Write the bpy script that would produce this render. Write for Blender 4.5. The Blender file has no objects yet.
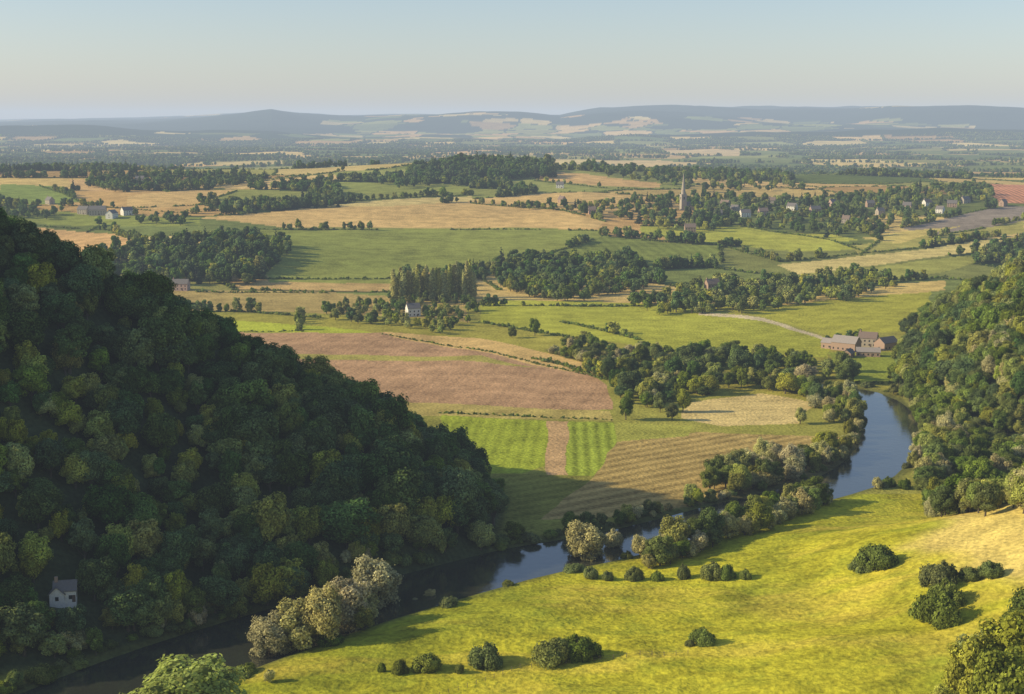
import bpy, math, numpy as np
from mathutils import Vector
rad=math.radians
F=1407.0; PITCH=math.atan(225/1407.0); CP,SP=math.cos(PITCH),math.sin(PITCH); CH=150.0
SUN_E=24.5; SUN_A=-5.0
scene=bpy.context.scene
COL=scene.collection

# ------------------------------------------------------------------ noise
def hsh(ix,iy,seed=0):
    h=(ix.astype(np.int64)*374761393+iy.astype(np.int64)*668265263+seed*974711)&0xffffffff
    h=((h^(h>>13))*1274126177)&0xffffffff
    h=(h^(h>>16))&0xffffffff
    return h/4294967296.0
def vn(x,y,s,seed=0):
    x=np.asarray(x,float)/s; y=np.asarray(y,float)/s
    xi=np.floor(x); yi=np.floor(y); fx=x-xi; fy=y-yi
    fx=fx*fx*(3-2*fx); fy=fy*fy*(3-2*fy)
    a=hsh(xi,yi,seed);b=hsh(xi+1,yi,seed);c=hsh(xi,yi+1,seed);d=hsh(xi+1,yi+1,seed)
    return (a*(1-fx)+b*fx)*(1-fy)+(c*(1-fx)+d*fx)*fy-0.5
def fbm(x,y,s,seed=0,o=4):
    r=0;a=1.0
    for i in range(o):
        r=r+a*vn(x,y,s,seed+i*17); s*=0.5; a*=0.5
    return r
def ss(a,b,x):
    t=np.clip((x-a)/(b-a),0,1); return t*t*(3-2*t)

# ------------------------------------------------------------------ survey helpers
def flat(u,v,z=0.0):
    H=CH-z; k=(v-347)/F
    y=(H*CP-k*H*SP)/(k*CP+SP)
    fwd=y*CP+H*SP
    return (u-512)/F*fwd,y
def inpoly(x,y,poly):
    n=len(poly); c=np.zeros(x.shape,bool); j=n-1
    for i in range(n):
        xi,yi=poly[i]; xj,yj=poly[j]
        if yi!=yj:
            c^=((yi>y)!=(yj>y))&(x<(xj-xi)*(y-yi)/(yj-yi)+xi)
        j=i
    return c
def dseg(x,y,a,b):
    ax,ay=a;bx,by=b;dx,dy=bx-ax,by-ay
    t=np.clip(((x-ax)*dx+(y-ay)*dy)/(dx*dx+dy*dy),0,1)
    return np.hypot(x-ax-t*dx,y-ay-t*dy),t
def masked(fn,x,y,m,fill):
    out=np.full(x.shape,fill,float)
    if m.any(): out[m]=fn(x[m],y[m])
    return out
def sdp(x,y,poly):
    d=np.full(x.shape,1e9)
    for i in range(len(poly)):
        dd,_=dseg(x,y,poly[i],poly[(i+1)%len(poly)]); d=np.minimum(d,dd)
    return np.where(inpoly(x,y,poly),d,-d)
def sdpoly(x,y,poly):
    X=[p[0] for p in poly];Y=[p[1] for p in poly]
    m=(x>min(X)-60)&(x<max(X)+60)&(y>min(Y)-60)&(y<max(Y)+60)
    return masked(lambda a,b:sdp(a,b,poly),x,y,m,-60.0)

SPUR=[(-170,352),(-117,382),(-81,421),(-37,446),(-8,474),(-3,548),(-20,590),(-60,618),(-143,655),(-300,735),(-900,780),(-900,300),(-300,310)]
RHILL=[(225,650),(210,705),(222,800),(256,900),(285,1000),(420,1150),(900,1300),(1300,1200),(1200,480),(360,560),(265,600)]
rv=[(-120,800,20),(0,745,20),(90,702,19),(165,670,18),(240,643,17),(330,614,16),(430,586,15),(520,562,15),(600,548,14),(660,533,12),(740,510,11),(815,492,11),(858,478,12),(884,455,12),(893,425,12),(885,405,11),(850,390,11),(760,381,10),(690,373,9),(620,365,8),(585,358,7),(560,352,4)]
RIV=[flat(u,v,-1)+(w,) for u,v,w in rv]
def chaikin(P,n=2):
    for _ in range(n):
        Q=[P[0]]
        for a,b in zip(P[:-1],P[1:]):
            Q.append(tuple(.75*p+.25*q for p,q in zip(a,b))); Q.append(tuple(.25*p+.75*q for p,q in zip(a,b)))
        Q.append(P[-1]); P=Q
    return P
RIVS=chaikin(RIV,1)
def drv0(x,y):
    d=np.full(x.shape,1e9)
    for a,b in zip(RIVS[:-1],RIVS[1:]):
        dd,t=dseg(x,y,a[:2],b[:2]); dd=dd-(a[2]+(b[2]-a[2])*t)
        d=np.minimum(d,dd)
    return d
def drv(x,y):
    return masked(drv0,x,y,(y<1000)&(y>200)&(x>-400)&(x<350),999.0)
nearb=[p for p in RIVS if p[1]<=flat(0,488)[1]]
NX=np.array([p[0] for p in nearb]); NY=np.array([p[1] for p in nearb])
o=np.argsort(NX); NX=NX[o];NY=NY[o]
pu=[-900,-300,0,60,140,200,245,272,300,340,400,470,520,560,600,700,850,1024,1300,2000]
pv=[118,117,122,120,120,117,113,109.5,113,116,114.5,112.5,113,115,109,105.5,105,108,110,112]
def H(x,y,hills=True):
    x=np.asarray(x,float);y=np.asarray(y,float)
    z=fbm(x,y,90,3,3)*1.6*ss(500,800,y)+fbm(x,y,25,9,2)*0.35
    dn=np.interp(x,NX,NY)-y-16
    z=z+0.05*np.clip(dn,0,220)*ss(0,40,dn)
    def near(x,y):
        dn=np.interp(x,NX,NY)-y-16
        k=x-100+fbm(x,y,60,21,2)*14
        kk=12*np.log1p(np.exp(np.clip(k/12,-30,30)))
        z=62*(1-np.exp(-0.43*kk/62))*(1-ss(438,520,y))
        return z+ss(0,60,dn)*(fbm(x,y,45,31,3)*3.0+fbm(x,y,7,33,3)*.5)
    z=z+masked(near,x,y,y<620,0.0)
    A=np.interp(x/np.maximum(y,1),[-.6,-.36,-.1,.05,.2,.36,.6],[58,64,62,62,44,40,40])
    z=z+A*ss(1120,2350,y)*(1-.85*ss(2500,3600,y))
    z=z+fbm(x,y,620,41,3)*17*ss(1150,1900,y)
    z=z+16*np.exp(-(((x+330)/150)**2+((y-1420)/160)**2))
    z=z+26*np.exp(-(((x+80)/260)**2+((y-2520)/220)**2))
    def farz(x,y):
        b=512+F*x/np.maximum(y,1)/CP
        top=150+9.95*(122-np.interp(b,pu,pv))
        wob=fbm(x,y,2600,51,3)*2600
        z=(top-20)*(.25*ss(9300,11500,y+wob)+.75*ss(11200,14300,y+wob*.6))*(0.97+fbm(x,y,1500,55,4)*.28)
        p2=np.interp(b,[-200,0,120,260,420,560,640,700,900,1024,1400],[70,75,60,25,30,30,95,80,110,90,80])
        z=z+p2*np.exp(-((y-9900-wob*.2)/800)**2)*(.8+fbm(x,y,1100,57,3)*.9)
        return z+ss(17000,21000,y)*(40+60*(vn(x,y,4000,61)))
    z=z+masked(farz,x,y,y>7300,0.0)
    if hills:
        def sp(x,y):
            d=sdp(x,y,SPUR); n=fbm(x,y,70,71,3)*14
            dd=np.clip(d+n*ss(0,40,d),0,None)
            g=np.interp(-x,[0,60,106,143,195,400],[.48,.55,.64,.74,.90,.90])
            h=g*dd; return 165*np.tanh(h/165)
        z=z+masked(sp,x,y,(x<60)&(y>200)&(y<840)&(x>-960),0.0)
        def rh(x,y):
            d=sdp(x,y,RHILL)+fbm(x,y,60,81,3)*10
            h=0.82*np.clip(d,0,None); return 150*(1-np.exp(-h/150))
        z=z+masked(rh,x,y,(x>150)&(y>440)&(y<1350)&(x<1350),0.0)
    dr=drv(x,y)
    f=ss(-1,7,dr); z=z*f-3.2*(1-ss(-5,5,dr))
    z=np.maximum(z,146-0.66*y)
    return z
T0=np.exp(np.linspace(math.log(260),math.log(24000),900))
def G(uv,hills=False):
    uv=np.asarray(uv,float).reshape(-1,2); out=[]
    for u,v in uv:
        v=max(v,127)
        dx=(u-512)/F; dy=(347-v)/F
        d=np.array([dx,CP+dy*SP,-SP+dy*CP])
        T=T0
        for it in range(2):
            X=d[0]*T;Y=d[1]*T;Z=CH+d[2]*T
            hh=H(X,Y,hills); below=np.nonzero(Z<hh)[0]
            i=below[0] if len(below) else len(T)-1
            i=max(i,1)
            if it==0: T=np.linspace(T[i-1],T[i],8)
        a=Z[i-1]-hh[i-1]; b=hh[i]-Z[i]; f=a/(a+b+1e-9); f=min(max(f,0),1)
        out.append((X[i-1]+(X[i]-X[i-1])*f,Y[i-1]+(Y[i]-Y[i-1])*f))
    return out
def lin(c):
    c=np.array(c,float)/255; return np.where(c<.04045,c/12.92,((c+.055)/1.055)**2.4)
KK=np.array([.93,.95,.82])
def alb(c): return np.clip(lin(c)/KK,0.01,.66)

# ------------------------------------------------------------------ fields
fields=[
 ([(140,318),(250,314),(480,322),(690,318),(830,335),(900,350),(900,400),(840,405),(700,395),(600,376),(470,350),(300,330)],(158,152,62),0,0,0),
 ([(480,300),(640,303),(700,310),(770,320),(830,338),(826,358),(700,352),(560,336),(480,322)],(168,170,60),20,9,.04),
 ([(700,306),(830,296),(930,286),(930,330),(830,336),(760,316)],(164,162,58),60,9,.04),
 ([(700,312),(765,318),(822,336),(822,339),(762,321),(700,315)],(205,190,140),0,0,0),
 ([(826,352),(900,352),(905,380),(850,385)],(144,154,56),0,0,0),
 ([(130,312),(360,330),(380,334),(230,331),(130,325)],(170,178,56),0,0,0),
 ([(120,288),(330,292),(460,300),(470,322),(300,312),(120,312)],(172,152,86),10,10,.05),
 ([(150,331),(390,333),(500,352),(585,372),(606,384),(614,410),(560,412),(430,404),(200,408)],(176,142,98),78,7,.05),
 ([(150,353),(300,354),(480,356),(540,368),(470,361),(300,359),(150,360)],(166,158,76),0,0,0),
 ([(380,332),(480,338),(590,364),(600,376),(560,370),(480,352),(390,336)],(208,174,102),0,0,0),
 ([(200,405),(430,402),(560,410),(612,412),(614,421),(440,416),(300,420)],(182,166,88),0,0,0),
 ([(440,415),(545,421),(548,466),(520,474),(440,474)],(156,168,52),86,6,.10),
 ([(545,421),(566,422),(568,480),(546,478)],(190,158,104),0,0,0),
 ([(566,422),(614,423),(614,474),(567,480)],(148,162,54),88,5.5,.24),
 ([(440,474),(614,476),(614,520),(480,520)],(132,130,56),30,8,.12),
 ([(560,500),(600,470),(616,440),(700,432),(860,440),(860,470),(760,500),(640,515),(540,520)],(168,146,82),35,8,.22),
 ([(614,423),(690,425),(690,436),(614,442)],(160,160,68),0,0,0),
 ([(690,402),(760,393),(815,404),(800,424),(720,426),(680,418)],(212,184,112),10,8,.06),
 ([(255,230),(460,227),(598,230),(604,240),(520,264),(400,275),(262,275)],(137,144,64),20,14,.03),
 ([(262,262),(420,272),(390,284),(270,282)],(144,150,68),0,0,0),
 ([(604,236),(720,246),(722,262),(650,270),(560,266),(530,260)],(124,134,60),100,12,.10),
 ([(197,218),(300,209),(470,203),(560,212),(604,221),(598,229),(440,228),(280,227)],(220,174,104),5,10,.05),
 ([(310,207),(400,199),(472,196),(475,201),(400,206)],(222,186,112),0,0,0),
 ([(215,205),(300,203),(320,192),(215,188),(200,196)],(138,142,68),0,0,0),
 ([(128,196),(190,190),(236,190),(205,203),(150,209),(125,206)],(218,174,104),0,0,0),
 ([(70,180),(112,178),(112,192),(75,190)],(208,170,106),0,0,0),
 ([(0,184),(50,186),(82,201),(60,205),(0,203)],(128,144,66),0,0,0),
 ([(0,208),(110,214),(200,218),(200,226),(90,226),(0,221)],(138,146,66),0,0,0),
 ([(0,222),(120,234),(140,246),(110,254),(0,250)],(218,168,104),0,0,0),
 ([(222,184),(300,177),(345,173),(340,179),(280,186),(225,190)],(212,178,108),0,0,0),
 ([(330,172),(410,168),(410,178),(340,180)],(148,152,76),0,0,0),
 ([(330,182),(420,182),(470,186),(470,192),(400,194),(330,192)],(142,148,70),0,0,0),
 ([(535,170),(600,176),(660,183),(660,188),(600,186),(535,180)],(216,170,104),0,0,0),
 ([(640,226),(740,226),(830,240),(860,250),(800,252),(700,242),(640,234)],(168,170,66),0,0,0),
 ([(730,232),(830,234),(860,240),(800,244)],(178,178,70),0,0,0),
 ([(775,265),(900,252),(1000,238),(1010,246),(900,262),(800,275)],(216,188,110),0,0,0),
 ([(800,275),(900,264),(1000,252),(960,268),(880,282),(810,286)],(158,158,74),0,0,0),
 ([(770,298),(860,288),(945,280),(945,290),(850,298),(770,306)],(206,180,100),0,0,0),
 ([(850,246),(940,232),(1010,218),(1024,222),(1024,232),(930,245),(860,255)],(164,158,78),0,0,0),
 ([(900,228),(1005,206),(1060,206),(1060,216),(930,236)],(144,132,108),0,0,0),
 ([(975,184),(1060,184),(1060,204),(1000,203)],(198,140,98),80,9,.3),
 ([(860,238),(900,232),(960,226),(900,244)],(196,178,94),0,0,0),
 ([(590,162),(660,160),(720,164),(640,168)],(216,180,114),0,0,0),
 ([(660,150),(740,150),(740,156),(670,155)],(214,180,118),0,0,0),
]
FW=[(G(p),alb(c),a,s,k) for p,c,a,s,k in fields]
DRY=G([(893,549),(930,530),(960,512),(1120,490),(1120,640),(1024,594),(960,565),(910,558)])
PAL=[alb(c) for c in [(216,168,98),(224,184,110),(136,140,70),(118,128,62),(100,114,56),(50,68,40),(180,148,86),(146,144,74),(46,66,38),(204,178,102),(216,174,104),(110,120,60)]]
def mosaic(x,y,cs,seed):
    gx=x/cs;gy=y/cs; ix=np.floor(gx);iy=np.floor(gy)
    f1=np.full(x.shape,9e9);f2=f1.copy();hid=np.zeros(x.shape)
    for a in (-1,0,1):
        for b in (-1,0,1):
            cx=ix+a;cy=iy+b
            px=cx+.1+.8*hsh(cx,cy,seed);py=cy+.1+.8*hsh(cx,cy,seed+1)
            d=np.maximum(abs(gx-px),abs(gy-py))*.6+np.hypot(gx-px,gy-py)*.4
            h=hsh(cx,cy,seed+2)
            n=d<f1
            f2=np.where(n,f1,np.minimum(f2,d)); hid=np.where(n,h,hid); f1=np.where(n,d,f1)
    return hid,(f2-f1)*cs
def paint(x,y):
    n=x.shape
    wx=x+fbm(x,y,30,101,2)*3.0;wy=y+fbm(x,y,30,103,2)*4.0
    col=np.empty(n+(3,)); ph=np.zeros(n);am=np.zeros(n)
    col[:]=alb((150,148,64))
    painted=np.zeros(n,bool); edge=np.full(n,999.0); wood=np.zeros(n,bool)
    m=y>1150
    if m.any():
        mx=x[m]+fbm(x[m],y[m],300,111,2)*70; my=y[m]+fbm(x[m],y[m],300,113,2)*70
        hid1,e1=mosaic(mx*1.0,my,230,7); hid2,e2=mosaic(mx*.8,my*.7,290,8)
        fr=y[m]>3800
        hid=np.where(fr,hid2,hid1); e=np.where(fr,e2,e1)
        idx=np.minimum((hid*len(PAL)).astype(int),len(PAL)-1)
        c=np.array(PAL)[idx]
        c=c*(0.82+.36*((hid*977)%1))[:,None]
        w=(idx==5)|(idx==8)
        hl=ss(30,90,H(x[m],y[m],False))*(y[m]>8500)
        wd=(hl*(.74+fbm(x[m],y[m],1100,115,4)*1.3))>.30
        c[wd]=alb((46,62,40)); w|=wd
        wd2=(fbm(x[m],y[m],500,117,3)>.52)&(y[m]>3800)
        c[wd2]=alb((46,64,40)); w|=wd2
        hw=np.where(y[m]>6000,15,5)
        c[(e<hw)&~w]=alb((54,70,42))
        col[m]=c;edge[m]=e;wood[m]=w
    for P,c,a,s,k in FW:
        X=[p[0] for p in P];Y=[p[1] for p in P]
        bb=(wx>min(X))&(wx<max(X))&(wy>min(Y))&(wy<max(Y))
        ii=np.nonzero(bb)
        if len(ii[0])==0: continue
        q=inpoly(wx[ii],wy[ii],P); jj=tuple(i[q] for i in ii)
        col[jj]=c; painted[jj]=True; wood[jj]=False
        if s:
            ca,sa=math.cos(rad(a)),math.sin(rad(a))
            ph[jj]=(-sa*x[jj]+ca*y[jj])*2*math.pi/s; am[jj]=k
        else: am[jj]=0
    dn=np.interp(x,NX,NY)-y
    md=(dn>0)&(y<600)
    if md.any():
        X=x[md];Y=y[md]
        g=np.array(alb((184,180,48)));dry=np.array(alb((216,184,100)));dk=np.array(alb((122,136,40)));ol=np.array(alb((200,178,70)))
        k=ss(-7,7,sdpoly(X,Y,DRY)+fbm(X,Y,22,121,3)*12)[:,None]
        t=np.clip(.58+fbm(X,Y,38,123,5)*1.6,0,1)[:,None]
        t2=np.clip(fbm(X*.35+Y*.2,Y,16,127,4)*2.2,0,1)[:,None]
        t3=ss(.05,.5,fbm(X,Y*1.5,9,131,4))[:,None]
        t4=ss(.1,.4,fbm(X*.5,Y,4,137,3))[:,None]
        c=g*t+(g*.4+dk*.6)*(1-t); c=c*(1-.6*t2)+ol*.6*t2; c=c*(1-.4*t3)+dk*.4*t3; c=c*(1-.22*t4)
        col[md]=c*(1-k*.85)+dry*k*.85
        am[md]=0
    painted|=md
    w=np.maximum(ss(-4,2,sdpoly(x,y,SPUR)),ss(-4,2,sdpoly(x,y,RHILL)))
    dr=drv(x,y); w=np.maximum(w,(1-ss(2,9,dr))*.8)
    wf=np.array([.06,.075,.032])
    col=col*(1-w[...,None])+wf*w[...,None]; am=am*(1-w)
    return col,ph,am,painted,edge,wood

# ------------------------------------------------------------------ terrain sheet
bd=np.linspace(-.42,.42,1150)
b=np.concatenate([np.linspace(-1.6,-.425,90),bd,np.linspace(.425,1.6,90)])
r=np.concatenate([np.linspace(2,300,50),1/np.linspace(1/303,1/6500,900),np.exp(np.linspace(math.log(6560),math.log(25000),200))])
R,B=np.meshgrid(r,b,indexing='ij'); X=R*B;Y=R.copy()
Z=H(X,Y)
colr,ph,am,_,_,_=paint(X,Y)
nr,nb=R.shape
V=np.stack([X,Y,Z],-1).reshape(-1,3)
i=np.arange(nr-1)[:,None]*nb+np.arange(nb-1)[None,:]
Q=np.stack([i,i+1,i+nb+1,i+nb],-1).reshape(-1,4)
def mesh_np(name,V,Q,smooth=False,mi=None,attrs={}):
    me=bpy.data.meshes.new(name)
    me.vertices.add(len(V)); me.vertices.foreach_set('co',np.asarray(V,np.float32).ravel())
    me.loops.add(len(Q)*4); me.loops.foreach_set('vertex_index',np.asarray(Q,np.int32).ravel())
    me.polygons.add(len(Q)); me.polygons.foreach_set('loop_start',np.arange(len(Q),dtype=np.int32)*4)
    try: me.polygons.foreach_set('loop_total',np.full(len(Q),4,np.int32))
    except Exception: pass
    if mi is not None: me.polygons.foreach_set('material_index',np.asarray(mi,np.int32))
    me.polygons.foreach_set('use_smooth',np.full(len(Q),smooth))
    for k,(t,a) in attrs.items():
        at=me.attributes.new(k,t,'POINT')
        if t=='FLOAT': at.data.foreach_set('value',np.asarray(a,np.float32).ravel())
        elif t=='FLOAT_COLOR': at.data.foreach_set('color',np.asarray(a,np.float32).ravel())
    me.update(calc_edges=True)
    return me
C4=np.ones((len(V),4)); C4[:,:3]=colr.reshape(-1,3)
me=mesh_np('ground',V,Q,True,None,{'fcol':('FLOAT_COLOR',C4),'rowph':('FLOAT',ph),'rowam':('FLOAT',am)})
ground=bpy.data.objects.new('ground',me); COL.objects.link(ground)

# ------------------------------------------------------------------ material helpers
def newmat(n):
    m=bpy.data.materials.new(n); m.use_nodes=True; nt=m.node_tree; nt.nodes.clear(); return m,nt
class NB:
    def __init__(s,nt): s.nt=nt
    def n(s,t,**k):
        nd=s.nt.nodes.new(t)
        for a,v in k.items(): setattr(nd,a,v)
        return nd
    def l(s,a,b): s.nt.links.new(a,b)
    def math(s,op,a,b=None):
        m=s.n('ShaderNodeMath',operation=op)
        for i,v in enumerate((a,b)):
            if v is None: continue
            if isinstance(v,(int,float)): m.inputs[i].default_value=v
            else: s.l(v,m.inputs[i])
        return m.outputs[0]
    def mulcol(s,c,f):
        m=s.n('ShaderNodeVectorMath',operation='SCALE'); s.l(c,m.inputs[0]); s.l(f,m.inputs['Scale']) ; return m.outputs[0]
m,nt=newmat('ground_fields'); q=NB(nt)
fc=q.n('ShaderNodeAttribute',attribute_name='fcol'); rp=q.n('ShaderNodeAttribute',attribute_name='rowph'); ra=q.n('ShaderNodeAttribute',attribute_name='rowam')
tc=q.n('ShaderNodeTexCoord')
def noise(sc,det=4):
    n=q.n('ShaderNodeTexNoise'); n.inputs['Scale'].default_value=sc; n.inputs['Detail'].default_value=det; q.l(tc.outputs['Object'],n.inputs['Vector']); return n.outputs['Fac']
n1=noise(.6,4); n2=noise(.06,4); n3=noise(.008,3)
s=q.math('MULTIPLY',q.math('SINE',rp.outputs['Fac']),ra.outputs['Fac'])
f=q.math('ADD',q.math('MULTIPLY',q.math('SUBTRACT',n1,.5),1.4),q.math('MULTIPLY',q.math('SUBTRACT',n2,.5),1.1))
f=q.math('ADD',f,q.math('MULTIPLY',q.math('SUBTRACT',n3,.5),.7))
f=q.math('ADD',q.math('ADD',f,s),1.0)
cc=q.mulcol(fc.outputs['Color'],f)
bs=q.n('ShaderNodeBsdfPrincipled'); bs.inputs['Roughness'].default_value=1; bs.inputs['Specular IOR Level'].default_value=0
q.l(cc,bs.inputs['Base Color'])
bp=q.n('ShaderNodeBump'); bp.inputs['Strength'].default_value=1; bp.inputs['Distance'].default_value=.6; q.l(n1,bp.inputs['Height']); q.l(bp.outputs[0],bs.inputs['Normal'])
o=q.n('ShaderNodeOutputMaterial'); q.l(bs.outputs[0],o.inputs['Surface'])
me.materials.append(m)

def leafmat(name,c,tr=.25,rnd=.3):
    m,nt=newmat(name); q=NB(nt)
    lv=q.n('ShaderNodeAttribute',attribute_name='lv'); oi=q.n('ShaderNodeObjectInfo')
    hs=q.n('ShaderNodeHueSaturation'); hs.inputs['Color'].default_value=(*c,1)
    q.l(q.math('ADD',q.math('MULTIPLY',oi.outputs['Random'],.04),.477),hs.inputs['Hue'])
    r2=q.math('FRACT',q.math('MULTIPLY',oi.outputs['Random'],17.31))
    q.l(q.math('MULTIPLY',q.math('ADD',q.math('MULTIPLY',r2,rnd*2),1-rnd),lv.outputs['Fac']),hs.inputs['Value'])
    r3=q.math('FRACT',q.math('MULTIPLY',oi.outputs['Random'],43.7))
    q.l(q.math('ADD',q.math('MULTIPLY',r3,.3),.80),hs.inputs['Saturation'])
    d=q.n('ShaderNodeBsdfDiffuse'); t=q.n('ShaderNodeBsdfTranslucent'); mx=q.n('ShaderNodeMixShader'); mx.inputs[0].default_value=tr
    q.l(hs.outputs[0],d.inputs['Color']);q.l(hs.outputs[0],t.inputs['Color']);q.l(d.outputs[0],mx.inputs[1]);q.l(t.outputs[0],mx.inputs[2])
    o=q.n('ShaderNodeOutputMaterial'); q.l(mx.outputs[0],o.inputs['Surface']); return m
def plainmat(name,c,rough=.9,var=.25,sc=2.0):
    m,nt=newmat(name); q=NB(nt)
    tc=q.n('ShaderNodeTexCoord'); n=q.n('ShaderNodeTexNoise'); n.inputs['Scale'].default_value=sc; n.inputs['Detail'].default_value=5; q.l(tc.outputs['Object'],n.inputs['Vector'])
    f=q.math('ADD',q.math('MULTIPLY',q.math('SUBTRACT',n.outputs['Fac'],.5),var*2),1.0)
    rgb=q.n('ShaderNodeRGB'); rgb.outputs[0].default_value=(*c,1)
    bs=q.n('ShaderNodeBsdfPrincipled'); bs.inputs['Roughness'].default_value=rough; q.l(q.mulcol(rgb.outputs[0],f),bs.inputs['Base Color'])
    o=q.n('ShaderNodeOutputMaterial'); q.l(bs.outputs[0],o.inputs['Surface']); return m
BARK=plainmat('bark',(.10,.08,.055))
L_dark=leafmat('leaf_dark',(.115,.185,.048),.3); L_mid=leafmat('leaf_mid',(.21,.275,.055),.32); L_ygreen=leafmat('leaf_yellowgreen',(.36,.385,.075),.34)  # dark, mid and yellow-green are leaf tints of different tree kinds
L_wil=leafmat('leaf_willow',(.54,.50,.21),.34,.15); L_con=leafmat('leaf_conifer',(.07,.10,.045),.1); L_bush=leafmat('leaf_bush',(.20,.25,.055),.3,.3)
L_lime=leafmat('leaf_lime',(.38,.46,.09),.38,.12); L_pop=leafmat('leaf_poplar',(.46,.45,.13),.3,.12)

# ------------------------------------------------------------------ tree prototypes
def cubesphere(n=4):
    g=np.linspace(-1,1,n+1); Vs=[];Qs=[];o=0
    for ax in range(3):
        for sg in (-1,1):
            a,b=np.meshgrid(g,g,indexing='ij'); P=np.zeros((n+1,n+1,3)); P[...,ax]=sg; P[...,(ax+1)%3]=a; P[...,(ax+2)%3]=b*sg
            P/=np.linalg.norm(P,axis=-1,keepdims=True); Vs.append(P.reshape(-1,3))
            i=np.arange(n)[:,None]*(n+1)+np.arange(n)[None,:]
            Qs.append(np.stack([i,i+n+1,i+n+2,i+1],-1).reshape(-1,4)+o); o+=(n+1)**2
    return np.concatenate(Vs),np.concatenate(Qs)
CSV,CSQ=cubesphere(3)
def tube(pts,rs,ns=7):
    Vs=[]
    for (p,r) in zip(pts,rs):
        for k in range(ns):
            a=2*math.pi*k/ns; Vs.append((p[0]+r*math.cos(a),p[1]+r*math.sin(a),p[2]))
    Qs=[]
    for i in range(len(pts)-1):
        for k in range(ns):
            Qs.append((i*ns+k,i*ns+(k+1)%ns,(i+1)*ns+(k+1)%ns,(i+1)*ns+k))
    return np.array(Vs,float),np.array(Qs)
def make_tree(name,seed,h,cr,base,nl,nleaf,ls,leaf,kind='round',core=.6):
    rg=np.random.default_rng(seed); VV=[];QQ=[];MI=[];LV=[];off=0
    def add(v,q,mi,lv):
        nonlocal off
        VV.append(v);QQ.append(q+off);MI.append(np.full(len(q),mi));LV.append(np.broadcast_to(lv,(len(v),)));off+=len(v)
    ch=h-base; cz=base+ch*.5
    bend=rg.normal(0,.04*h,2) if kind!='poplar' else np.zeros(2)
    tr=.028*h if kind!='poplar' else .014*h
    v,q=tube([(0,0,-1.5),(bend[0]*.3,bend[1]*.3,base*.6+.3),(bend[0]*.7,bend[1]*.7,base+ch*.35),(bend[0],bend[1],base+ch*.8)],[tr*1.35,tr,tr*.65,tr*.15]); add(v,q,0,1)
    L=[]
    ph0=rg.uniform(0,6.28)
    for k in range(nl):
        if kind=='round':
            t=(k+.5)/nl; zz=1-1.85*t; a=k*2.39996+rg.normal(0,.5)
            rr=math.sqrt(max(0,1-zz*zz)); f=rg.uniform(.42,.86)
            lop=1+.22*math.sin(a+ph0)+.14*math.sin(2*a+ph0*2)
            cx=cr*lop
            p=np.array([math.cos(a)*rr*cx*f,math.sin(a)*rr*cx*f,cz+zz*ch*.5*f*(1+.12*math.sin(a*1.7))]); lr=cr*rg.uniform(.17,.36)*(1.15-.45*abs(f-.5))
            sq=rg.uniform(.7,1.05)
        elif kind=='bush':
            a=rg.uniform(0,6.28); rr=math.sqrt(rg.uniform(0,1))*.85; lr=cr*rg.uniform(.13,.36)
            p=np.array([math.cos(a)*rr*cr,math.sin(a)*rr*cr*.9,h*(.08+.66*(1-rr*rr)*rg.uniform(.3,1.15))]); sq=rg.uniform(.7,1.2)
        elif kind=='poplar':
            t=(k+.5)/nl; lr=cr*(.45+.55*math.sin(math.pi*min(1,t*.8+.15))); p=np.array([rg.normal(0,cr*.2),rg.normal(0,cr*.2),base+t*ch*.92]); sq=1.5
        else:
            t=(k+.5)/nl; lr=cr*(1-t)*.62+.3; a=k*2.4; p=np.array([math.cos(a)*cr*(1-t)*.45,math.sin(a)*cr*(1-t)*.45,base+t*ch*.95]); sq=.55
        L.append((p,lr,sq))
    if kind=='round': L.append((np.array([bend[0],bend[1],cz-.05*ch]),cr*.5,.9))
    A=np.array([l[1]**2 for l in L]);A/=A.sum()
    cc_=np.array([bend[0],bend[1],base+ch*.4])
    for k,(p,lr,sq) in enumerate(L):
        lb=rg.uniform(.72,1.28)
        if k%3==0 and kind=='round':
            s0=np.array([bend[0]*.5,bend[1]*.5,base+ch*.1*rg.uniform(0,1)])
            mid=(s0+p)/2+np.array([0,0,-.05*h]); v,q=tube([s0,mid,p],[tr*.5,tr*.3,tr*.12],5); add(v,q,0,1)
        if core>0:
            dn=1+.3*(hsh(np.floor(CSV[:,0]*3),np.floor(CSV[:,1]*3+CSV[:,2]*5),seed+k)-.5)
            add(p+CSV*np.array([1,1,sq])*lr*core*dn[:,None],CSQ,1,.55)  # inner core coloured darker: painted shade for depth inside the crown
        n=int(nleaf*A[k])
        D=rg.normal(size=(n,3)); D/=np.linalg.norm(D,axis=1,keepdims=True)
        cl=rg.normal(size=(9,3)); cl/=np.linalg.norm(cl,axis=1,keepdims=True)
        near=(D@cl.T).max(1)
        rr=lr*(.66+.42*near**3*rg.uniform(.7,1.1,n)+rg.exponential(.08,n))
        P=p+D*rr[:,None]*np.array([1,1,sq])
        c0=cc_ if kind!='poplar' else p
        DC=P-c0; DC/=np.linalg.norm(DC,axis=1,keepdims=True)+1e-6
        N=D*.65+DC*.5+rg.normal(0,.42,(n,3))+np.array([0,0,.15]); N/=np.linalg.norm(N,axis=1,keepdims=True)
        keep=np.ones(n,bool)
        for j,(p2,l2,s2) in enumerate(L):
            if j!=k: keep&=np.linalg.norm((P-p2)/np.array([1,1,s2]),axis=1)>l2*.58
        keep&=P[:,2]>.1
        P=P[keep];N=N[keep];n=len(P)
        if n==0: continue
        T=np.cross(N,rg.normal(size=(n,3)));T/=np.linalg.norm(T,axis=1,keepdims=True);Bt=np.cross(N,T)
        S=ls*rg.uniform(.55,1.35,n)[:,None]*.5
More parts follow.
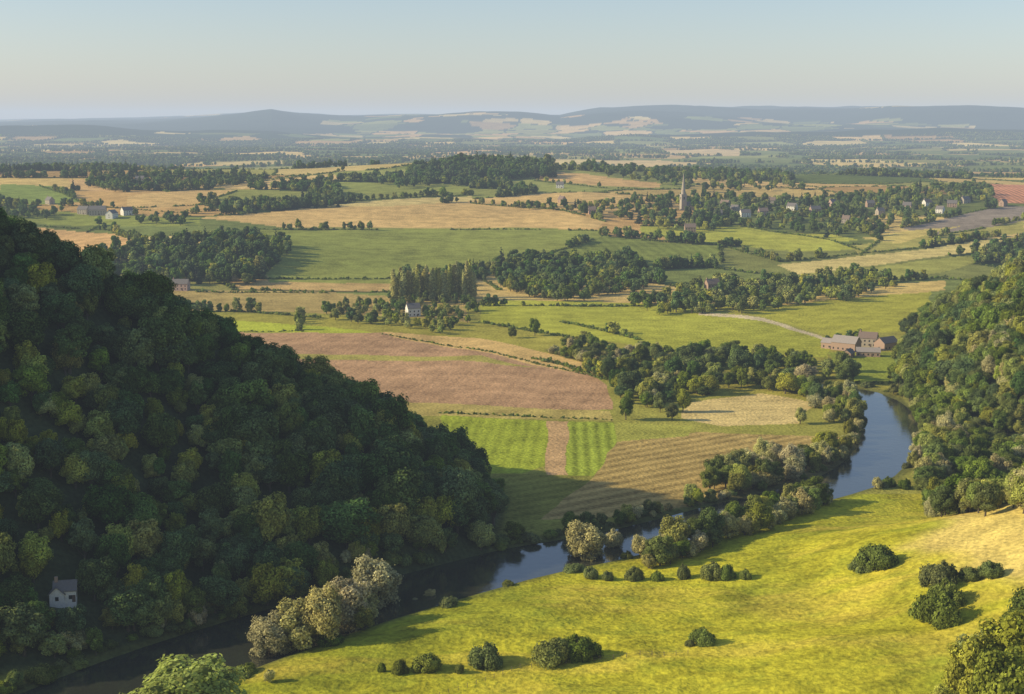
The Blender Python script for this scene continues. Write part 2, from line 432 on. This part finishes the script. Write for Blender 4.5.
        c=np.stack([P-T*S-Bt*S*.5,P+T*S*.4-Bt*S*.9,P+T*S+Bt*S*.4,P-T*S*.3+Bt*S*.9],1).reshape(-1,3)
        qq=np.arange(n*4).reshape(n,4)
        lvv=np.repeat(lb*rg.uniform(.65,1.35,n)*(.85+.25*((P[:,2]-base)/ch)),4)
        add(c,qq,1,lvv)
    me=mesh_np(name,np.concatenate(VV),np.concatenate(QQ),False,np.concatenate(MI),{'lv':('FLOAT',np.concatenate(LV))})
    me.materials.append(BARK);me.materials.append(leaf)
    return me
def coll(name,meshes):
    c=bpy.data.collections.new(name)
    for i,m in enumerate(meshes):
        o=bpy.data.objects.new('%s_%02d_%s'%(name,i,m.name),m); c.objects.link(o)
    return c
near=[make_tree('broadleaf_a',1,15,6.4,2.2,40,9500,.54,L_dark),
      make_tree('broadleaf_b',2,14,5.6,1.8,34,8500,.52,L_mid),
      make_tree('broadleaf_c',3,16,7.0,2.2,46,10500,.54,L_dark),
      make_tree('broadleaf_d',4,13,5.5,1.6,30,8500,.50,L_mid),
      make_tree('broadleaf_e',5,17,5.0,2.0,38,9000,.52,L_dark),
      make_tree('broadleaf_f',6,13,5.6,1.4,36,8500,.50,L_ygreen),
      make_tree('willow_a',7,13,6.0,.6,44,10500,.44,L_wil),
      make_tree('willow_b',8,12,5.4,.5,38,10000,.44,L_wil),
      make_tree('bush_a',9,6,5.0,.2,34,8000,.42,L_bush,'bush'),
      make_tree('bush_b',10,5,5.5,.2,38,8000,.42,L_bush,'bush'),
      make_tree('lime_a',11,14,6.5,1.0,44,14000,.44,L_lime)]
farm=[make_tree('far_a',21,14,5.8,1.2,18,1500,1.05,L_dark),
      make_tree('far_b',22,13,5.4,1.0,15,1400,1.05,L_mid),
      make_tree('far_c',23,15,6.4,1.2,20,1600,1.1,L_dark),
      make_tree('far_d',24,12,5.6,.8,15,1400,1.05,L_ygreen),
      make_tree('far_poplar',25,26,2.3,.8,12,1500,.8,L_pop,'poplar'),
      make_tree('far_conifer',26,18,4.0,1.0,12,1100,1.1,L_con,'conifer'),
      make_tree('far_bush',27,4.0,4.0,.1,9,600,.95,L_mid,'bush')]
CN=coll('near_tree_kinds',near); CF=coll('far_tree_kinds',farm)

def instancer(name,P,SC,IX,coll_,seed=0):
    P=np.asarray(P,float); n=len(P)
    if n==0: return
    rg=np.random.default_rng(seed+5)
    me=bpy.data.meshes.new(name); me.vertices.add(n); me.vertices.foreach_set('co',P.astype(np.float32).ravel())
    a=me.attributes.new('rz','FLOAT','POINT'); a.data.foreach_set('value',rg.uniform(0,6.28,n).astype(np.float32))
    a=me.attributes.new('sc','FLOAT_VECTOR','POINT'); sv=np.stack([SC*rg.uniform(.8,1.25,n),SC*rg.uniform(.8,1.25,n),SC*rg.uniform(.8,1.2,n)],1)
    a.data.foreach_set('vector',sv.astype(np.float32).ravel())
    a=me.attributes.new('ix','INT','POINT'); a.data.foreach_set('value',np.asarray(IX,np.int32))
    ob=bpy.data.objects.new(name,me); COL.objects.link(ob)
    ng=bpy.data.node_groups.new(name+'_gn','GeometryNodeTree')
    ng.interface.new_socket('Geometry',in_out='INPUT',socket_type='NodeSocketGeometry'); ng.interface.new_socket('Geometry',in_out='OUTPUT',socket_type='NodeSocketGeometry')
    N=ng.nodes; gi=N.new('NodeGroupInput');go=N.new('NodeGroupOutput')
    ci=N.new('GeometryNodeCollectionInfo'); ci.inputs['Collection'].default_value=coll_; ci.inputs['Separate Children'].default_value=True; ci.inputs['Reset Children'].default_value=True
    ip=N.new('GeometryNodeInstanceOnPoints'); ip.inputs['Pick Instance'].default_value=True
    def na(nm,t):
        x=N.new('GeometryNodeInputNamedAttribute'); x.data_type=t; x.inputs['Name'].default_value=nm
        return [o for o in x.outputs if o.enabled and o.name=='Attribute'][0]
    e=N.new('FunctionNodeEulerToRotation'); cx=N.new('ShaderNodeCombineXYZ'); l=ng.links.new
    l(na('rz','FLOAT'),cx.inputs['Z']); l(cx.outputs[0],e.inputs[0]); l(e.outputs[0],ip.inputs['Rotation'])
    l(na('sc','FLOAT_VECTOR'),ip.inputs['Scale']); l(na('ix','INT'),ip.inputs['Instance Index'])
    l(gi.outputs[0],ip.inputs['Points']); l(ci.outputs[0],ip.inputs['Instance']); l(ip.outputs[0],go.inputs[0])
    md=ob.modifiers.new('scatter','NODES'); md.node_group=ng
    return ob
RG=np.random.default_rng(77)
# buildings are sited first so that the planting leaves room round them
M_white=plainmat('white_render',(.74,.70,.62)); M_brick=plainmat('red_brick',(.38,.26,.19)); M_stone=plainmat('stone',(.38,.33,.26)); M_slate=plainmat('slate_roof',(.17,.155,.145)); M_tile=plainmat('tile_roof',(.22,.16,.125)); M_glass=plainmat('window_glass',(.03,.035,.04),.2); M_door=plainmat('door_paint',(.12,.08,.06)); M_pink=plainmat('pink_render',(.48,.34,.28))
M_wood=plainmat('weathered_wood',(.25,.2,.15)); M_rust=plainmat('corrugated_roof',(.33,.29,.26))
HOUSES=[('white_cottage',66,600,6.2,4.4,3.6,2.3,12,M_white,M_slate,dict(hills=True)),
 ('white_cottage',58,602,3.6,4.2,2.9,2.0,100,M_white,M_slate,dict(hills=True,st=1,ch=0)),
 ('brick_barn',846,350,17,10,5.5,4,-38,M_brick,M_rust,dict(wings=[(8,7,4,2.6,-13,1)],st=1,ch=0)),
 ('brick_farmhouse',868,346,12,8.5,6,3.6,-24,M_stone,M_tile,{}),
 ('brick_barn',886,349,14,9,4.8,3.4,35,M_brick,M_slate,dict(st=1,ch=0)),
 ('brick_barn',868,356,15,6.5,3.2,2.4,-12,M_brick,M_rust,dict(st=1,ch=0)),
 ('brick_barn',848,357,9,6,3.0,2.2,60,M_brick,M_slate,dict(st=1,ch=0)),
 ('white_house',413,316,10,8,6.5,3.6,20,M_white,M_slate,{}),
 ('stone_house',181,290,14,9,6,3.6,-5,M_pink,M_slate,{}),
 ('farmhouse',98,215,20,10,7,4.5,5,M_stone,M_slate,{}),('farmhouse',112,218,16,9,6,4,80,M_white,M_slate,{}),('farmhouse',84,214,14,9,6,4,-20,M_stone,M_slate,{}),('farmhouse',127,215,13,9,6,4,40,M_white,M_slate,{}),
 ('brick_house',712,290,12,8,6,4,20,M_brick,M_tile,{}),('brick_house',690,232,13,8,6,4,0,M_brick,M_tile,{}),('white_house',745,217,13,9,6,4,10,M_white,M_slate,{})]
vill=[(562,203),(718,217),(735,212),(763,215),(792,210),(815,213),(846,223),(880,215),(907,209),(927,206),(952,207),(965,203),(772,204),(832,206),(560,188),(1003,206),(140,182),(50,204),(592,214),(940,213),(870,207),(725,207)]
for i,(u,v) in enumerate(vill):
    HOUSES.append((['brick_house','stone_house','brick_house','stone_house','white_house'][i%5],u,v,9+(i*7)%6,7.5,5.5,4,(i*53)%100-50,[M_brick,M_stone,M_stone,M_pink,M_white][i%5],[M_tile,M_slate,M_slate][i%3],{}))
HPOS=[G([(h[1],h[2])],h[10].get('hills',False))[0] for h in HOUSES]
CPOS=G([(683,210)])[0]
def clear(x,y):
    k=np.ones(len(x),bool)
    for j,((hx_,hy_),h) in enumerate(list(zip(HPOS,HOUSES))+[(CPOS,(0,0,0,18))]):
        vg=16<=j<len(HOUSES)
        w=h[3]*.5+(3.5 if hy_<800 else 4.5); f=9 if hy_<600 else (22 if hy_<1000 else hy_*(.02 if vg else .04))
        xx=x-hx_*(y/hy_)
        k&=~((abs(xx)<w)&(y<hy_+9)&(y>hy_-f))
    return k
def jgrid(P,sp):
    X=[p[0] for p in P];Y=[p[1] for p in P]
    gx,gy=np.meshgrid(np.arange(min(X),max(X),sp),np.arange(min(Y),max(Y),sp)); gx=gx.ravel()+RG.uniform(-.6,.6,gx.size)*sp; gy=gy.ravel()+RG.uniform(-.6,.6,gy.size)*sp
    wx=gx+fbm(gx,gy,40,301,3)*14*(sp/12); wy=gy+fbm(gx,gy,40,305,3)*22*(sp/12)
    k=inpoly(wx,wy,P); return gx[k],gy[k]
def place(name,x,y,smin,smax,kinds,cl,hills=True,seed=0):
    k=(drv(x,y)>1)&clear(x,y); x=x[k];y=y[k]
    if len(x)==0: return
    z=H(x,y,True)-.3
    sc=smin+(smax-smin)*np.clip(RG.beta(1.6,2.0,len(x))+vn(x,y,60,401)*.4,0,1.1)
    kinds=np.array(kinds); u=np.clip(vn(x,y,28,409)*1.2+.5+RG.uniform(-.42,.42,len(x)),0,.999)
    instancer(name,np.stack([x,y,z],1),sc,kinds[(u*len(kinds)).astype(int)],cl,seed)

# left gorge wood
x,y=jgrid([(-430,270),(30,270),(30,780),(-430,780)],7.0); d=sdpoly(x,y,SPUR); k=d>1
place('woodland_trees',x[k],y[k],.45,1.25,[5,0,4,1,2,0,3,2,0,1,4,0,5],CN)
# right gorge wood
x,y=jgrid([(180,470),(620,470),(620,1150),(180,1150)],8.2); d=sdpoly(x,y,RHILL); k=(d>-2)
place('woodland_trees',x[k],y[k],.5,1.15,[5,1,3,0,1,3,2,1,3,5],CN,seed=3)
woods=[
 ([(92,262),(130,247),(200,243),(285,243),(287,262),(250,284),(120,288)],10,.7,1.3,[0,2,1,0,3,1,5],0),
 ([(480,270),(480,296),(480,306),(400,306),(395,300)],13,.5,.8,[0,1,3,1],0),
 ([(300,312),(380,304),(478,308),(480,318),(440,334),(350,322)],12,.4,.85,[1,0,3,1,3],0),
 ([(492,268),(560,258),(640,262),(648,290),(560,302),(520,298),(495,285)],11,.6,1.1,[0,2,1,3,1],0),
 ([(636,306),(690,292),(720,278),(740,284),(780,286),(820,280),(868,274),(900,284),(860,300),(800,306),(720,316),(660,314)],12,.6,1.2,[0,1,3,1,3],0),
 ([(470,206),(600,206),(690,196),(800,200),(900,192),(985,184),(990,200),(880,232),(830,238),(740,226),(690,232),(640,226),(560,212)],17,.5,1.1,[0,1,2,3,0,5,1,3],0),
 ([(408,172),(470,163),(545,168),(560,178),(470,182),(412,182)],12,1.0,1.5,[0,2,0,1,5],0),
 ([(540,164),(640,172),(720,180),(820,188),(700,192),(600,174)],24,.7,1.2,[0,1,2,3],0),
 ([(80,184),(180,178),(262,176),(262,184),(120,194)],18,.8,1.2,[0,1,2,5],0),
 ([(0,212),(60,214),(60,222),(0,219)],16,.6,1.0,[0,1,2],0),
 ([(130,214),(200,220),(180,227),(130,224)],16,.6,1.0,[0,1,2],0),
 ([(350,178),(420,176),(470,178),(470,186),(400,188)],20,.8,1.2,[0,1,2],0),
 ([(590,356),(640,350),(700,364),(770,374),(850,384),(868,402),(858,424),(828,424),(808,402),(760,390),(690,400),(640,408),(622,404),(610,385)],9,.4,1.0,[5,1,3,5,6,1,3,0],1),
 ([(690,350),(770,356),(846,374),(846,386),(770,378),(690,366)],11,.5,.9,[1,3,5],1),
 ([(560,345),(610,346),(615,358),(580,358)],9,.4,.8,[5,1,3],1),
 ([(680,502),(700,474),(770,458),(850,450),(850,468),(800,484),(735,502),(690,516)],8.5,.55,1.0,[6,3,5,6,1,5,7],1),
 ([(560,538),(640,520),(690,508),(690,518),(640,532),(570,545)],8,.4,.8,[6,5,3,1],1),
 ([(636,560),(700,538),(745,524),(800,506),(838,496),(846,502),(800,520),(745,538),(700,553),(650,568)],6.4,.5,.95,[5,1,3,6,5,7,3],1),
 ([(922,500),(928,470),(925,440),(905,424),(960,405),(1100,400),(1100,515),(940,522)],8,.6,1.05,[5,1,3,5,6,1,3],1),
]
for i,(P,sp,a,b_,kinds,nr_) in enumerate(woods):
    W=G(P); x,y=jgrid(W,sp)
    place('riverside_trees' if nr_ else 'distant_woodland_trees',x,y,a,b_,kinds,CN if nr_ else CF,seed=10+i)
# hedges: 0 = with trees, 1 = sparse, 2 = clipped hedge only
hedges=[
 ([(120,312),(250,312),(320,318)],0),([(200,333),(300,331)],2),([(380,334),(480,350),(600,378)],2),([(500,352),(560,364),(606,380)],0),
 ([(438,413),(520,416),(612,420)],2),([(262,279),(380,279),(480,278),(500,290)],0),([(604,233),(660,236),(724,246),(780,262)],0),
 ([(258,229),(440,230),(598,231)],1),([(198,212),(300,206),(400,198),(474,195)],0),([(470,203),(560,210),(606,222)],0),
 ([(0,205),(80,206),(200,214)],1),([(40,186),(84,203)],0),([(480,306),(560,306),(640,306)],0),([(600,238),(560,250),(500,268),(400,276)],0),
 ([(640,226),(740,225),(830,240),(865,252)],0),([(775,262),(900,250),(1000,236)],0),([(800,287),(880,284),(945,277)],1),
 ([(640,240),(720,245),(722,264)],1),([(120,288),(190,292),(330,293)],1),([(0,250),(60,254),(120,258)],0),
 ([(560,322),(600,330),(640,340)],0),([(850,384),(905,384)],1),([(220,185),(300,177),(345,171)],1),([(215,206),(300,204),(330,190)],0),
 ([(125,208),(200,205),(236,191)],0),([(535,181),(600,188),(660,190)],1),([(900,228),(1005,205)],1),([(930,238),(1030,218)],1),
 ([(850,226),(880,240),(860,256)],1),([(300,318),(300,332)],1),([(480,322),(560,336),(600,346)],0),([(0,222),(110,230),(150,246)],1),([(255,230),(262,278)],0),
 ([(828,344),(840,342),(895,340)],0),([(893,346),(897,360)],0)]
hx=[];hy=[];ht=[]
for P,t in hedges:
    W=G(P)
    for a,b_ in zip(W[:-1],W[1:]):
        L=math.hypot(b_[0]-a[0],b_[1]-a[1]); n=max(2,int(L/(3.5 if t==1 else 2.4)))
        tt=(np.arange(n)+RG.uniform(0,1,n))/n; x=a[0]+(b_[0]-a[0])*tt+RG.normal(0,.7,n); y=a[1]+(b_[1]-a[1])*tt+RG.normal(0,.7,n)
        hx.append(x);hy.append(y);ht.append(np.full(n,t))
x=np.concatenate(hx);y=np.concatenate(hy);t=np.concatenate(ht)
k=((vn(x,y,50,501)>-.36)&(t<2))
place('hedgerow_bushes',x[k],y[k],.3,.75,[6,6,6],CF,seed=50)
k=(t==2)
place('hedgerow_bushes',x[k],y[k],.22,.42,[6,6,6],CF,seed=53)
k=(vn(x,y,70,503)>-.02)&(RG.uniform(size=len(x))<.40)&(t<2)
place('hedgerow_trees',x[k],y[k],.35,.95,[0,1,3,1,3],CF,seed=51)
# poplar row
W=G([(394,301),(474,298)]); n=34; t=np.linspace(0,1,n)+RG.normal(0,.006,n)
x=W[0][0]+(W[1][0]-W[0][0])*t; y=W[0][1]+(W[1][1]-W[0][1])*t+RG.choice([-7,7],n)-6
instancer('poplar_row',np.stack([x,y,H(x,y)-.3],1),RG.uniform(.9,1.25,n),np.full(n,4),CF,seed=52)
# hedgerow trees and copses along the field mosaic
n=300000
yy=np.sqrt(RG.uniform(1160**2,3000**2,n)); bb=RG.uniform(-.45,.45,n); xx=yy*bb
c,p_,a_,painted,edge,wood=paint(xx,yy)
cl=vn(xx,yy,160,201)+.5*vn(xx,yy,50,203)
kb=(~painted)&(edge<2.4)&(cl>-.45)
place('hedgerow_bushes',xx[kb],yy[kb],.35,.8,[6,6],CF,seed=58)
kt=(~painted)&(((edge<6)&(cl>.12)&(RG.uniform(size=n)<.5))|(wood&(RG.uniform(size=n)<.11)))
place('hedgerow_trees',xx[kt],yy[kt],.45,1.15,[0,1,2,3,0,1,3,5],CF,seed=59)
n=420000
yy=np.sqrt(RG.uniform(3000**2,9500**2,n)); bb=RG.uniform(-.46,.46,n); xx=yy*bb
c,p_,a_,painted,edge,wood=paint(xx,yy)
cl=vn(xx,yy,400,201)+.5*vn(xx,yy,90,203)
keep=(~painted)&(((edge<5+yy*.001)&(cl>-.2))|(wood&(RG.uniform(size=n)<.42)))
xx=xx[keep];yy=yy[keep]
place('distant_hedgerow_trees',xx,yy,.5,1.1,[0,1,2,3,0,1,2,3],CF,seed=60)

# ------------------------------------------------------------------ individual trees and bushes
def tree(name,u,v,h,kind,wide=1.0,hills=False):
    m=near[kind]; hh={0:15,1:14,2:16,3:13,4:17,5:13,6:13,7:12,8:6,9:5,10:14}[kind]
    x,y=G([(u,v)],hills)[0]; z=float(H(np.array([x]),np.array([y]),True)[0])
    o=bpy.data.objects.new(name,m); s=h/hh; o.scale=(s*wide*RG.uniform(.9,1.15),s*wide*RG.uniform(.8,1.05),s); o.location=(x,y,z-.2); o.rotation_euler=(0,0,RG.uniform(0,6.28)); COL.objects.link(o)
for a in [(270,660,14,6,1.15),(296,652,17,7,1.1),(322,644,18,6,.9),(344,634,19,7,1.0),(376,609,18,6,1.05),(360,622,13,7,1.1),(585,561,15,6,1.25),(614,552,9,7,1),(640,556,8,6,1)]: tree('willow_tree',*a)
for a in [(430,601,4.5,7,1.0),(415,606,3,7,1.1),(270,682,4,7,.9)]: tree('willow_bush',*a)
for a in [(674,553,14,5,1.0),(700,547,11,3,1.0),(626,420,13,1,.75),(660,412,11,3,.8),(683,412,13,5,.7),(640,398,10,5,.8),(672,420,9,3,.8),(800,424,9,5,.9),(246,285,12,1,1.0),(535,336,13,3,.8),(512,338,8,3,1)]: tree('broadleaf_tree',*a)
tree('lime_tree',188,744,21,10,1.5)
for a in [(970,716,20,5,.8),(1012,700,22,5,.9),(1032,672,20,3,.8),(1000,740,22,5,.8),(940,735,12,5,.8),(985,690,16,1,.9)]: tree('broadleaf_tree',*a)
for a in [(382,672,3.6,8,.45),(400,672,3.8,9,.7),(428,670,5.8,8,.85),(486,664,7.2,8,1.0),(555,660,6.6,9,.95),(578,657,7.6,8,.95),(703,643,4.6,9,.8),(690,646,2.5,8,.6),(878,568,9.5,8,.85),(862,570,5,9,.8),
          (940,586,9,8,.8),(945,604,8.5,8,.75),(938,622,9,9,.75),(970,580,5,8,.8),(990,577,6,8,.8),(590,578,5,8,.7),(607,580,4,8,.7),(634,580,5,9,.6),(657,580,4,8,.7),(683,578,6,8,.5),(712,577,6.5,8,.75),(727,578,5,9,.6),(745,578,4,8,.7),(888,486,5,8,.8),(905,488,5,8,.8),(460,672,3,8,.6)]:
    tree('hawthorn_bush',*a)
bx=[];by=[]
for a,b_ in zip(RIVS[:-1],RIVS[1:]):
    L=math.hypot(b_[0]-a[0],b_[1]-a[1]); n=int(L/2.8)+1
    dx,dy=(b_[0]-a[0])/L,(b_[1]-a[1])/L
    for sgn in (-1,1):
        t=RG.uniform(0,1,n); off=a[2]+RG.uniform(2,6.5,n)
        px=a[0]+dx*L*t-dy*off*sgn; py=a[1]+dy*L*t+dx*off*sgn
        k=np.ones(n,bool)
        if sgn==-1: k=RG.uniform(size=n)<.2
        elif a[0]>110: k=RG.uniform(size=n)<.45
        bx.append(px[k]);by.append(py[k])
x=np.concatenate(bx);y=np.concatenate(by); k=(drv(x,y)>1.2)&(x>-190)&(y>330)
place('riverbank_scrub',x[k],y[k],.25,.75,[8,9,8,3,5,7],CN,seed=70)
W=[(-150,368),(-112,392),(-80,428),(-37,452),(-8,480)]
xs=[];ys=[]
for a,b_ in zip(W[:-1],W[1:]):
    n=11;t=RG.uniform(0,1,n);xs.append(a[0]+(b_[0]-a[0])*t+RG.normal(0,2,n));ys.append(a[1]+(b_[1]-a[1])*t+RG.normal(0,2,n))
place('riverside_trees',np.concatenate(xs),np.concatenate(ys),.4,.75,[5,1,7,5,3],CN,seed=71)

# ------------------------------------------------------------------ river
RV=[];RQ=[];
P=chaikin(RIVS,1)
for i,(x,y,w) in enumerate(P):
    a=P[max(i-1,0)];b_=P[min(i+1,len(P)-1)]; dx,dy=b_[0]-a[0],b_[1]-a[1];L=math.hypot(dx,dy);nx,ny=-dy/L,dx/L
    w+=3.2
    for k in range(5):
        f=-1+k*.5; RV.append((x+nx*w*f,y+ny*w*f,-1.0))
for i in range(len(P)-1):
    for k in range(4): j=i*5+k; RQ.append((j,j+5,j+6,j+1))
rm=mesh_np('river',np.array(RV),np.array(RQ)[:,::-1]); river=bpy.data.objects.new('river',rm); COL.objects.link(river)
m,nt=newmat('river_water'); q=NB(nt); bs=q.n('ShaderNodeBsdfPrincipled'); bs.inputs['Base Color'].default_value=(.04,.043,.03,1); bs.inputs['Roughness'].default_value=.1; bs.inputs['IOR'].default_value=2.3
tc=q.n('ShaderNodeTexCoord'); n1=q.n('ShaderNodeTexNoise'); n1.inputs['Scale'].default_value=.45; n1.inputs['Detail'].default_value=5; q.l(tc.outputs['Object'],n1.inputs['Vector'])
bp=q.n('ShaderNodeBump'); bp.inputs['Strength'].default_value=.22; bp.inputs['Distance'].default_value=.22; q.l(n1.outputs['Fac'],bp.inputs['Height']); q.l(bp.outputs[0],bs.inputs['Normal'])
o=q.n('ShaderNodeOutputMaterial'); q.l(bs.outputs[0],o.inputs['Surface']); rm.materials.append(m)

# ------------------------------------------------------------------ buildings
def pymesh(name,V,Fs,mat,parent):
    me=bpy.data.meshes.new(name); me.from_pydata(V,[],Fs); me.materials.append(mat); o=bpy.data.objects.new(name,me); COL.objects.link(o); o.parent=parent; return o
def boxes(name,L,mat,parent):
    V=[];Fs=[]
    for (x0,x1,y0,y1,z0,z1) in L:
        b=len(V); V+=[(x0,y0,z0),(x1,y0,z0),(x1,y1,z0),(x0,y1,z0),(x0,y0,z1),(x1,y0,z1),(x1,y1,z1),(x0,y1,z1)]
        Fs+=[tuple(b+i for i in f) for f in [(3,2,1,0),(4,5,6,7),(0,1,5,4),(1,2,6,5),(2,3,7,6),(3,0,4,7)]]
    return pymesh(name,V,Fs,mat,parent)
def gable(parent,w,d,hw,hr,wall,roof,x0=0,y0=0,st=2,ch=1,tag=''):
    a,b=w/2,d/2
    V=[(x0-a,y0-b,-2),(x0+a,y0-b,-2),(x0+a,y0+b,-2),(x0-a,y0+b,-2),(x0-a,y0-b,hw),(x0+a,y0-b,hw),(x0+a,y0+b,hw),(x0-a,y0+b,hw),(x0-a,y0,hw+hr),(x0+a,y0,hw+hr)]
    pymesh('walls'+tag,V,[(0,1,5,4),(1,2,6,9,5),(2,3,7,6),(3,0,4,8,7)],wall,parent)
    e=.35;t=.18; s=hr/b; zb=hw-e*s+.05; zt=hw+hr+.05
    V=[];Fs=[]
    for sg in (-1,1):
        k=len(V); V+=[(x0-a-e,y0+sg*(b+e),zb),(x0+a+e,y0+sg*(b+e),zb),(x0+a+e,y0,zt),(x0-a-e,y0,zt),(x0-a-e,y0+sg*(b+e),zb+t),(x0+a+e,y0+sg*(b+e),zb+t),(x0+a+e,y0,zt+t),(x0-a-e,y0,zt+t)]
        Fs+=[tuple(k+i for i in f) for f in [(0,1,2,3),(7,6,5,4),(0,4,5,1),(1,5,6,2),(3,7,4,0)]]
    pymesh('roof'+tag,V,Fs,roof,parent)
    L=[];n=max(2,int(w/3))
    for f_ in range(st):
        z=.9+f_*2.6
        if z+1.2>hw: break
        for i in range(n):
            cx=x0-a+(i+.5)*w/n
            for yy in ((y0-b-.03,y0-b+.1),(y0+b-.1,y0+b+.03)): L.append((cx-.5,cx+.5,yy[0],yy[1],z,z+1.2))
        for xx in ((x0-a-.03,x0-a+.1),(x0+a-.1,x0+a+.03)): L.append((xx[0],xx[1],y0-.5,y0+.5,z,z+1.2))
    if L: boxes('windows'+tag,L,M_glass,parent)
    boxes('door'+tag,[(x0+w/n*.5-.5+.9,x0+w/n*.5+.5+.9,y0-b-.05,y0-b+.1,0,2.1)] ,M_door,parent)
    if ch: boxes('chimney'+tag,[(x0-a+.2,x0-a+1.1,y0-.45,y0+.45,hw+hr*.4,hw+hr+1.3)],M_brick,parent)
for h,(x,y) in zip(HOUSES,HPOS):
    name,u,v,w,d,hw,hr,rot,wall,roof,kw=h
    z=float(H(np.array([x]),np.array([y]),True)[0])
    e=bpy.data.objects.new(name,None); COL.objects.link(e); e.location=(x,y,z); e.rotation_euler=(0,0,rad(rot))
    st=kw.get('st',2)
    gable(e,w,d,hw,hr,wall,roof,st=st,ch=kw.get('ch',1))
    for i,(ww,wd,wh,wr,wx,wy) in enumerate(kw.get('wings',())): gable(e,ww,wd,wh,wr,wall,roof,wx,wy,st,0,'_wing_%d'%i)
x,y=CPOS; z=float(H(np.array([x]),np.array([y]))[0])
ch=bpy.data.objects.new('church',None); COL.objects.link(ch); ch.location=(x,y,z); ch.rotation_euler=(0,0,rad(15))
boxes('tower',[(-3.6,3.6,-3.6,3.6,-2,20)],M_stone,ch)
boxes('parapet',[(-3.9,3.9,-3.9,3.9,20,21)],M_stone,ch)
V=[(3.1*math.cos(a*math.pi/4+.39),3.1*math.sin(a*math.pi/4+.39),21) for a in range(8)]+[(0,0,50)]
pymesh('spire',V,[(i,(i+1)%8,8) for i in range(8)],M_stone,ch)
boxes('belfry_openings',[(-1,1,-3.67,3.67,14,17.5),(-3.67,3.67,-1,1,14,17.5)],M_glass,ch)
gable(ch,20,9,6,5,M_stone,M_slate,14,0,1,0)
fp=G([(430,700),(520,668),(600,660),(640,655),(700,652)])
fe=bpy.data.objects.new('wooden_fence',None); COL.objects.link(fe); L=[]; V=[];Fs=[]
prev=None
for a,b_ in zip(fp[:-1],fp[1:]):
    n=max(1,int(math.hypot(b_[0]-a[0],b_[1]-a[1])/3))
    for i in range(n):
        x=a[0]+(b_[0]-a[0])*i/n;y=a[1]+(b_[1]-a[1])*i/n;z=float(H(np.array([x]),np.array([y]))[0])
        L.append((x-.07,x+.07,y-.07,y+.07,z-.4,z+1.25))
        if prev:
            for hz in (.45,1.0):
                k=len(V); p0=prev;p1=(x,y,z)
                V+=[(p0[0],p0[1]-.09,p0[2]+hz),(p1[0],p1[1]-.09,p1[2]+hz),(p1[0],p1[1]-.09,p1[2]+hz+.05),(p0[0],p0[1]-.09,p0[2]+hz+.05)]; Fs.append((k,k+1,k+2,k+3))
        prev=(x,y,z)
boxes('posts',L,M_wood,fe); pymesh('rails',V,Fs,M_wood,fe)

# ------------------------------------------------------------------ atmosphere: thin homogeneous haze over the valley, self-glowing
e=bpy.data.objects.new('atmosphere_haze',bpy.data.meshes.new('atmosphere_haze')); COL.objects.link(e)
X0,X1,Y0,Y1,Z0,Z1=-42000,42000,-3000,27000,-60,360
V=[(X0,Y0,Z0),(X1,Y0,Z0),(X1,Y1,Z0),(X0,Y1,Z0),(X0,Y0,Z1),(X1,Y0,Z1),(X1,Y1,Z1),(X0,Y1,Z1)]
e.data.from_pydata(V,[],[(3,2,1,0),(4,5,6,7),(0,1,5,4),(1,2,6,5),(2,3,7,6),(3,0,4,7)])
m,nt=newmat('glowing_haze'); q=NB(nt); DEN=6.2e-5
ab=q.n('ShaderNodeVolumeAbsorption'); ab.inputs['Color'].default_value=(0,0,0,1); ab.inputs['Density'].default_value=DEN
em=q.n('ShaderNodeEmission'); em.inputs['Color'].default_value=(.56,.65,.76,1); em.inputs['Strength'].default_value=DEN  # haze glows by itself, standing in for scattered daylight
ad=q.n('ShaderNodeAddShader'); q.l(ab.outputs[0],ad.inputs[0]);q.l(em.outputs[0],ad.inputs[1])
o=q.n('ShaderNodeOutputMaterial'); q.l(ad.outputs[0],o.inputs['Volume']); e.data.materials.append(m)

# ------------------------------------------------------------------ light, sky, camera
w=bpy.data.worlds.new('World'); scene.world=w; w.use_nodes=True; nt=w.node_tree; nt.nodes.clear()
sk=nt.nodes.new('ShaderNodeTexSky'); sk.sky_type='NISHITA'; sk.sun_disc=False; sk.sun_elevation=rad(SUN_E); sk.sun_rotation=rad(-90+SUN_A); sk.altitude=150; sk.air_density=1.0; sk.dust_density=.8; sk.ozone_density=4.0
tint=nt.nodes.new('ShaderNodeVectorMath'); tint.operation='MULTIPLY'; tint.inputs[1].default_value=(1.22,1.05,.97)
bg=nt.nodes.new('ShaderNodeBackground'); bg.inputs['Strength'].default_value=.148; ow=nt.nodes.new('ShaderNodeOutputWorld'); nt.links.new(sk.outputs[0],tint.inputs[0]); nt.links.new(tint.outputs[0],bg.inputs[0]); nt.links.new(bg.outputs[0],ow.inputs[0])
sd=bpy.data.lights.new('sun','SUN'); sd.energy=5; sd.angle=rad(.5); sd.color=(1,.85,.55); so=bpy.data.objects.new('sun',sd); COL.objects.link(so)
sv=Vector((-math.cos(rad(SUN_E))*math.cos(rad(SUN_A)),math.cos(rad(SUN_E))*math.sin(rad(SUN_A)),math.sin(rad(SUN_E)))); so.rotation_euler=sv.to_track_quat('Z','Y').to_euler()
cd=bpy.data.cameras.new('camera'); cd.lens=F/1024*36; cd.sensor_width=36; cd.clip_start=1; cd.clip_end=80000
co=bpy.data.objects.new('camera',cd); COL.objects.link(co); co.location=(0,0,CH); co.rotation_euler=(math.pi/2-PITCH,0,0); scene.camera=co
scene.view_settings.view_transform='Standard'; scene.view_settings.look='None'; scene.view_settings.exposure=0
